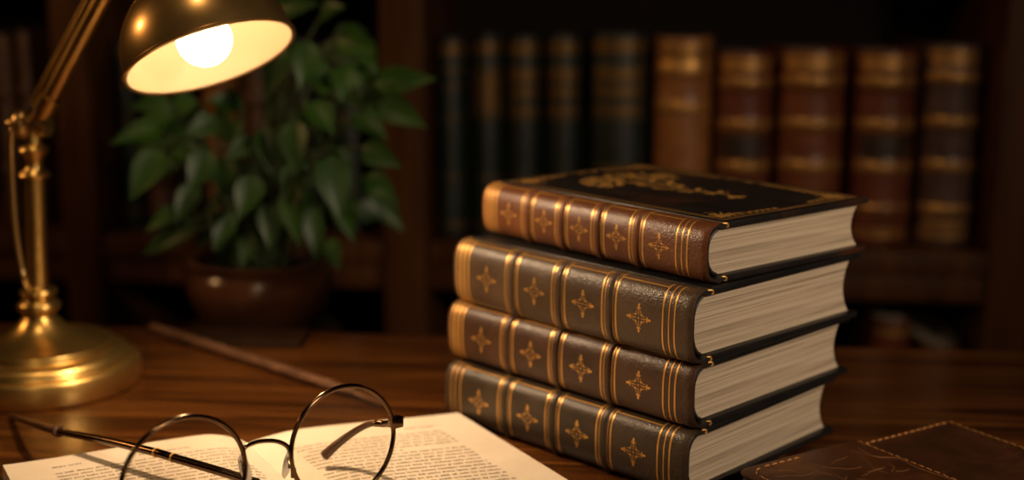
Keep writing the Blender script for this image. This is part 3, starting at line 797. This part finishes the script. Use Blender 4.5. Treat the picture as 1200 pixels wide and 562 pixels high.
for k in range(34):
    x, y, a_ = r4.uniform(seam+.012, PL-.012), r4.uniform(.01, PW-.02), r4.uniform(0, PI)
    pts = [Vector((x, y, PH+.00035))]
    for i in range(r4.randint(3, 8)):
        a_ += r4.uniform(-.5, .5); pts.append(pts[-1]+Vector((math.cos(a_), math.sin(a_), 0))*.004)
    if all(seam+.006 < p.x < PL-.006 and .006 < p.y < PW-.006 for p in pts): mb.tube(pts, .00022, 5, 2)
big = spline([(seam+.014, .014, PH+.0004), (seam+.016, .030, PH+.0004), (seam+.006, .040, PH+.0004), (seam+.008, .06, PH+.0004), (seam+.005, .085, PH+.0004)], 8)
mb.tube(big, .0005, 6, 2)
mb.build('flap', [M['pouch'], M['thread'], M['crease']], pouch)

# ------------------------------------------------------------------ plant on its stand behind the desk
pc = PD(306, 345, 4.02)
zp = PD(306, 389, 3.95).z
zr = PD(306, 299, 4.02).z
stand = thing('plant_stand', 'dark wooden plant stand behind the desk, under the flower pot', 'plant stand', (pc.x, pc.y, 0))
mb = MB(); mb.lathe([(.075,zp-.028), (.082,zp-.026), (.084,zp-.012), (.080,zp-.0006)], 48); mb.build('stand_top', M['stand'], stand)
for k in range(3):
    a_ = 2*PI*k/3+.5; mb = MB(); mb.tube([(.058*math.cos(a_), .058*math.sin(a_), zp-.0265), (.065*math.cos(a_), .065*math.sin(a_), .35), (.075*math.cos(a_), .075*math.sin(a_), .006)], [.012, .009, .011], 14); mb.build('leg', M['stand'], stand)
plant = thing('potted_plant', 'leafy green houseplant in a glazed brown pot behind the desk', 'plant', (pc.x, pc.y, zp))
h = zr-zp; R0 = 88/1500*4.05*U
mb = MB(); mb.lathe([(R0*.62,0), (R0*.70,.004), (R0*.86,h*.25), (R0*.97,h*.52), (R0*.99,h*.66), (R0*.93,h*.82), (R0*.86,h*.90), (R0*.90,h*.93), (R0*.97,h*.95), (R0*.985,h*.98), (R0*.95,h), (R0*.86,h*.99), (R0*.84,h*.90), (R0*.85,h*.80)], 72)
mb.build('pot', M['pot'], plant)
mb = MB(); mb.lathe([(R0*.845,h*.78), (R0*.845,h*.84), (R0*.4,h*.88), (.001,h*.89)], 40); mb.build('soil', M['soil'], plant)
base = Vector((pc.x, pc.y, zp))
leaf = MB(); stems = MB(); r5 = random.Random(21)
def add_leaf(p, q_, width, nrm, curl=.12):
    d_ = q_-p; ln_ = d_.length; d_.normalize(); n_ = (nrm-d_*nrm.dot(d_)).normalized(); s_ = d_.cross(n_)
    rows = []; K = 9
    for i in range(K+1):
        t = i/K; wv = width*.86*(math.sin(PI*t**.66)**1.05)*(1-.15*t)
        if i == K: wv = .0003
        c_ = p + d_*ln_*t + n_*(-curl*ln_*(t-.5)**2*2 + curl*ln_*.5)
        rows.append([c_ + s_*wv*k*.5 + n_*abs(k)*wv*.16*(1 if abs(k) < 1.5 else .8) for k in (-1, -.5, 0, .5, 1)])
    leaf.grid(rows, 0)
def stalk(p0, p1, sag=.03):
    m_ = p0.lerp(p1, .55)+Vector((0,0,sag)); stems.tube(spline([p0, m_, p1], 6), [.0022-.001*i/12 for i in range(13)], 7)
# leaf: base px, tip px, distance, width (units)
LV = [((345,140),(348,206),3.7,.11),((385,182),(398,258),3.65,.13),((425,172),(472,196),3.75,.10),((440,98),(512,92),3.9,.11),((362,48),(352,108),3.8,.10),((375,20),(405,8),4.0,.09),
      ((192,150),(128,170),3.85,.10),((190,176),(152,236),3.75,.12),((245,175),(222,226),3.75,.11),((300,205),(280,258),3.7,.11),((405,78),(400,120),3.85,.10),((445,120),(500,150),3.9,.11),
      ((320,10),(375,4),4.1,.10),((335,55),(310,120),3.95,.10),((300,165),(262,190),3.8,.09),((255,140),(215,160),3.95,.10),((340,215),(352,290),3.75,.10),((320,235),(315,292),3.8,.10),
      ((270,245),(250,295),3.8,.09),((400,225),(415,285),3.9,.10),((230,215),(205,262),3.9,.09),((285,120),(240,118),4.1,.09),((415,135),(455,165),3.8,.10),((365,120),(392,160),3.72,.10),
      ((310,150),(318,205),3.78,.10),((350,190),(332,238),3.78,.09),((430,205),(468,240),4.0,.10),((295,275),(284,312),3.85,.08),((385,280),(398,318),3.9,.08),((395,45),(440,60),4.0,.11),((370,90),(420,112),4.1,.11)]
for (a_, c_, D, w_) in LV:
    p, q_ = PD(*a_, D)-base, PD(*c_, D-.06)-base
    nr = Vector((r5.uniform(-.35, .35), -1, r5.uniform(.15, .7))); add_leaf(p, q_, w_*U, nr)
    s0 = Vector((r5.uniform(-.3, .3)*R0, r5.uniform(-.3, .3)*R0, h*.86)); stalk(s0, p, r5.uniform(.01, .05))
for k in range(80):
    px_, py_ = r5.gauss(318, 78), r5.uniform(20, 270)
    if not (170 < px_ < 450): continue
    if py_ < 110 and px_ < 330: continue
    D = r5.uniform(3.85, 4.4); p = PD(px_, py_, D)-base; ang = r5.uniform(-.6, .6)+ (px_-318)/160
    ln_ = r5.uniform(.12, .22)*U; q_ = p+Vector((math.sin(ang)*ln_, r5.uniform(-.3, .2)*ln_, -math.cos(ang)*ln_*r5.uniform(.4, 1)))
    add_leaf(p, q_, r5.uniform(.07, .11)*U, Vector((r5.uniform(-.5, .5), -1, r5.uniform(.1, .9))))
    s0 = Vector((r5.uniform(-.4, .4)*R0, r5.uniform(-.4, .4)*R0, h*.86)); stalk(s0, p, .02)
leaf.build('foliage', M['leaf'], plant, None, 60); stems.build('stem', M['stem'], plant)

# ------------------------------------------------------------------ lights
def light(name, kind, loc, energy, col, **kw):
    l = bpy.data.lights.new(name, kind); l.energy = energy; l.color = col
    for k, v_ in kw.items(): setattr(l, k, v_)
    o = bpy.data.objects.new(name, l); COL.objects.link(o); o.location = loc; return o
def aim(o, p): o.rotation_euler = (Vector(p)-o.location).to_track_quat('-Z', 'Y').to_euler()
spot = light('lamp_beam', 'SPOT', b0 + bc_ + nrm*(rb*1.06), 5.0, (1, .70, .43), spot_size=math.radians(158), spot_blend=.45, shadow_soft_size=.012)
aim(spot, spot.location + nrm)
k1 = light('unseen_left_key', 'AREA', (-1.30, 1.0, T+.72), 2.3, (1, .54, .22), shape='DISK', size=.11); aim(k1, (.4, 1.5, T+.1))  # unseen key light clear of any wall, set to rake the shelf spines
k2 = light('added_right_fill', 'AREA', (.85, .0, T+.62), 1.45, (1, .76, .54), shape='DISK', size=.16, spread=math.radians(70)); aim(k2, (.22, .88, T+.10))  # unseen fill added to brighten the page heads of the stack
k3 = light('ceiling_lamp_light', 'AREA', (-.34, .60, T+1.45), 2.0, (1, .66, .35), shape='DISK', size=.10); aim(k3, (-.1, .95, T))
k4 = light('added_front_strip', 'AREA', (-.12, -.55, T+.62), 1.1, (1, .68, .38), shape='RECTANGLE', size=.07); k4.data.size_y = .75; aim(k4, (-.3, 1.0, T+.35))  # unseen tall strip added for upright highlights on the lamp's brass
w = bpy.data.worlds.new('World'); S.world = w; w.use_nodes = True
w.node_tree.nodes['Background'].inputs[0].default_value = (.05, .035, .02, 1); w.node_tree.nodes['Background'].inputs[1].default_value = .2

# ------------------------------------------------------------------ camera
cam = bpy.data.cameras.new('Camera'); co = bpy.data.objects.new('Camera', cam); COL.objects.link(co)
co.location = EYE; co.rotation_euler = (PI/2-PITCH, 0, 0)
cam.sensor_width = 36; cam.sensor_fit = 'HORIZONTAL'; cam.lens = 36*FOC/1200; cam.clip_start = .01
cam.dof.use_dof = True; cam.dof.focus_distance = 2.44*U; cam.dof.aperture_fstop = 2.9; cam.dof.aperture_blades = 0
S.camera = co
S.view_settings.view_transform = 'Standard'; S.view_settings.look = 'None'; S.view_settings.exposure = 0.0; S.view_settings.gamma = 1
S.view_settings.use_curve_mapping = False
S.cycles.use_denoising = True; S.cycles.max_bounces = 8; S.cycles.transparent_max_bounces = 12
S.cycles.sample_clamp_indirect = 4.0
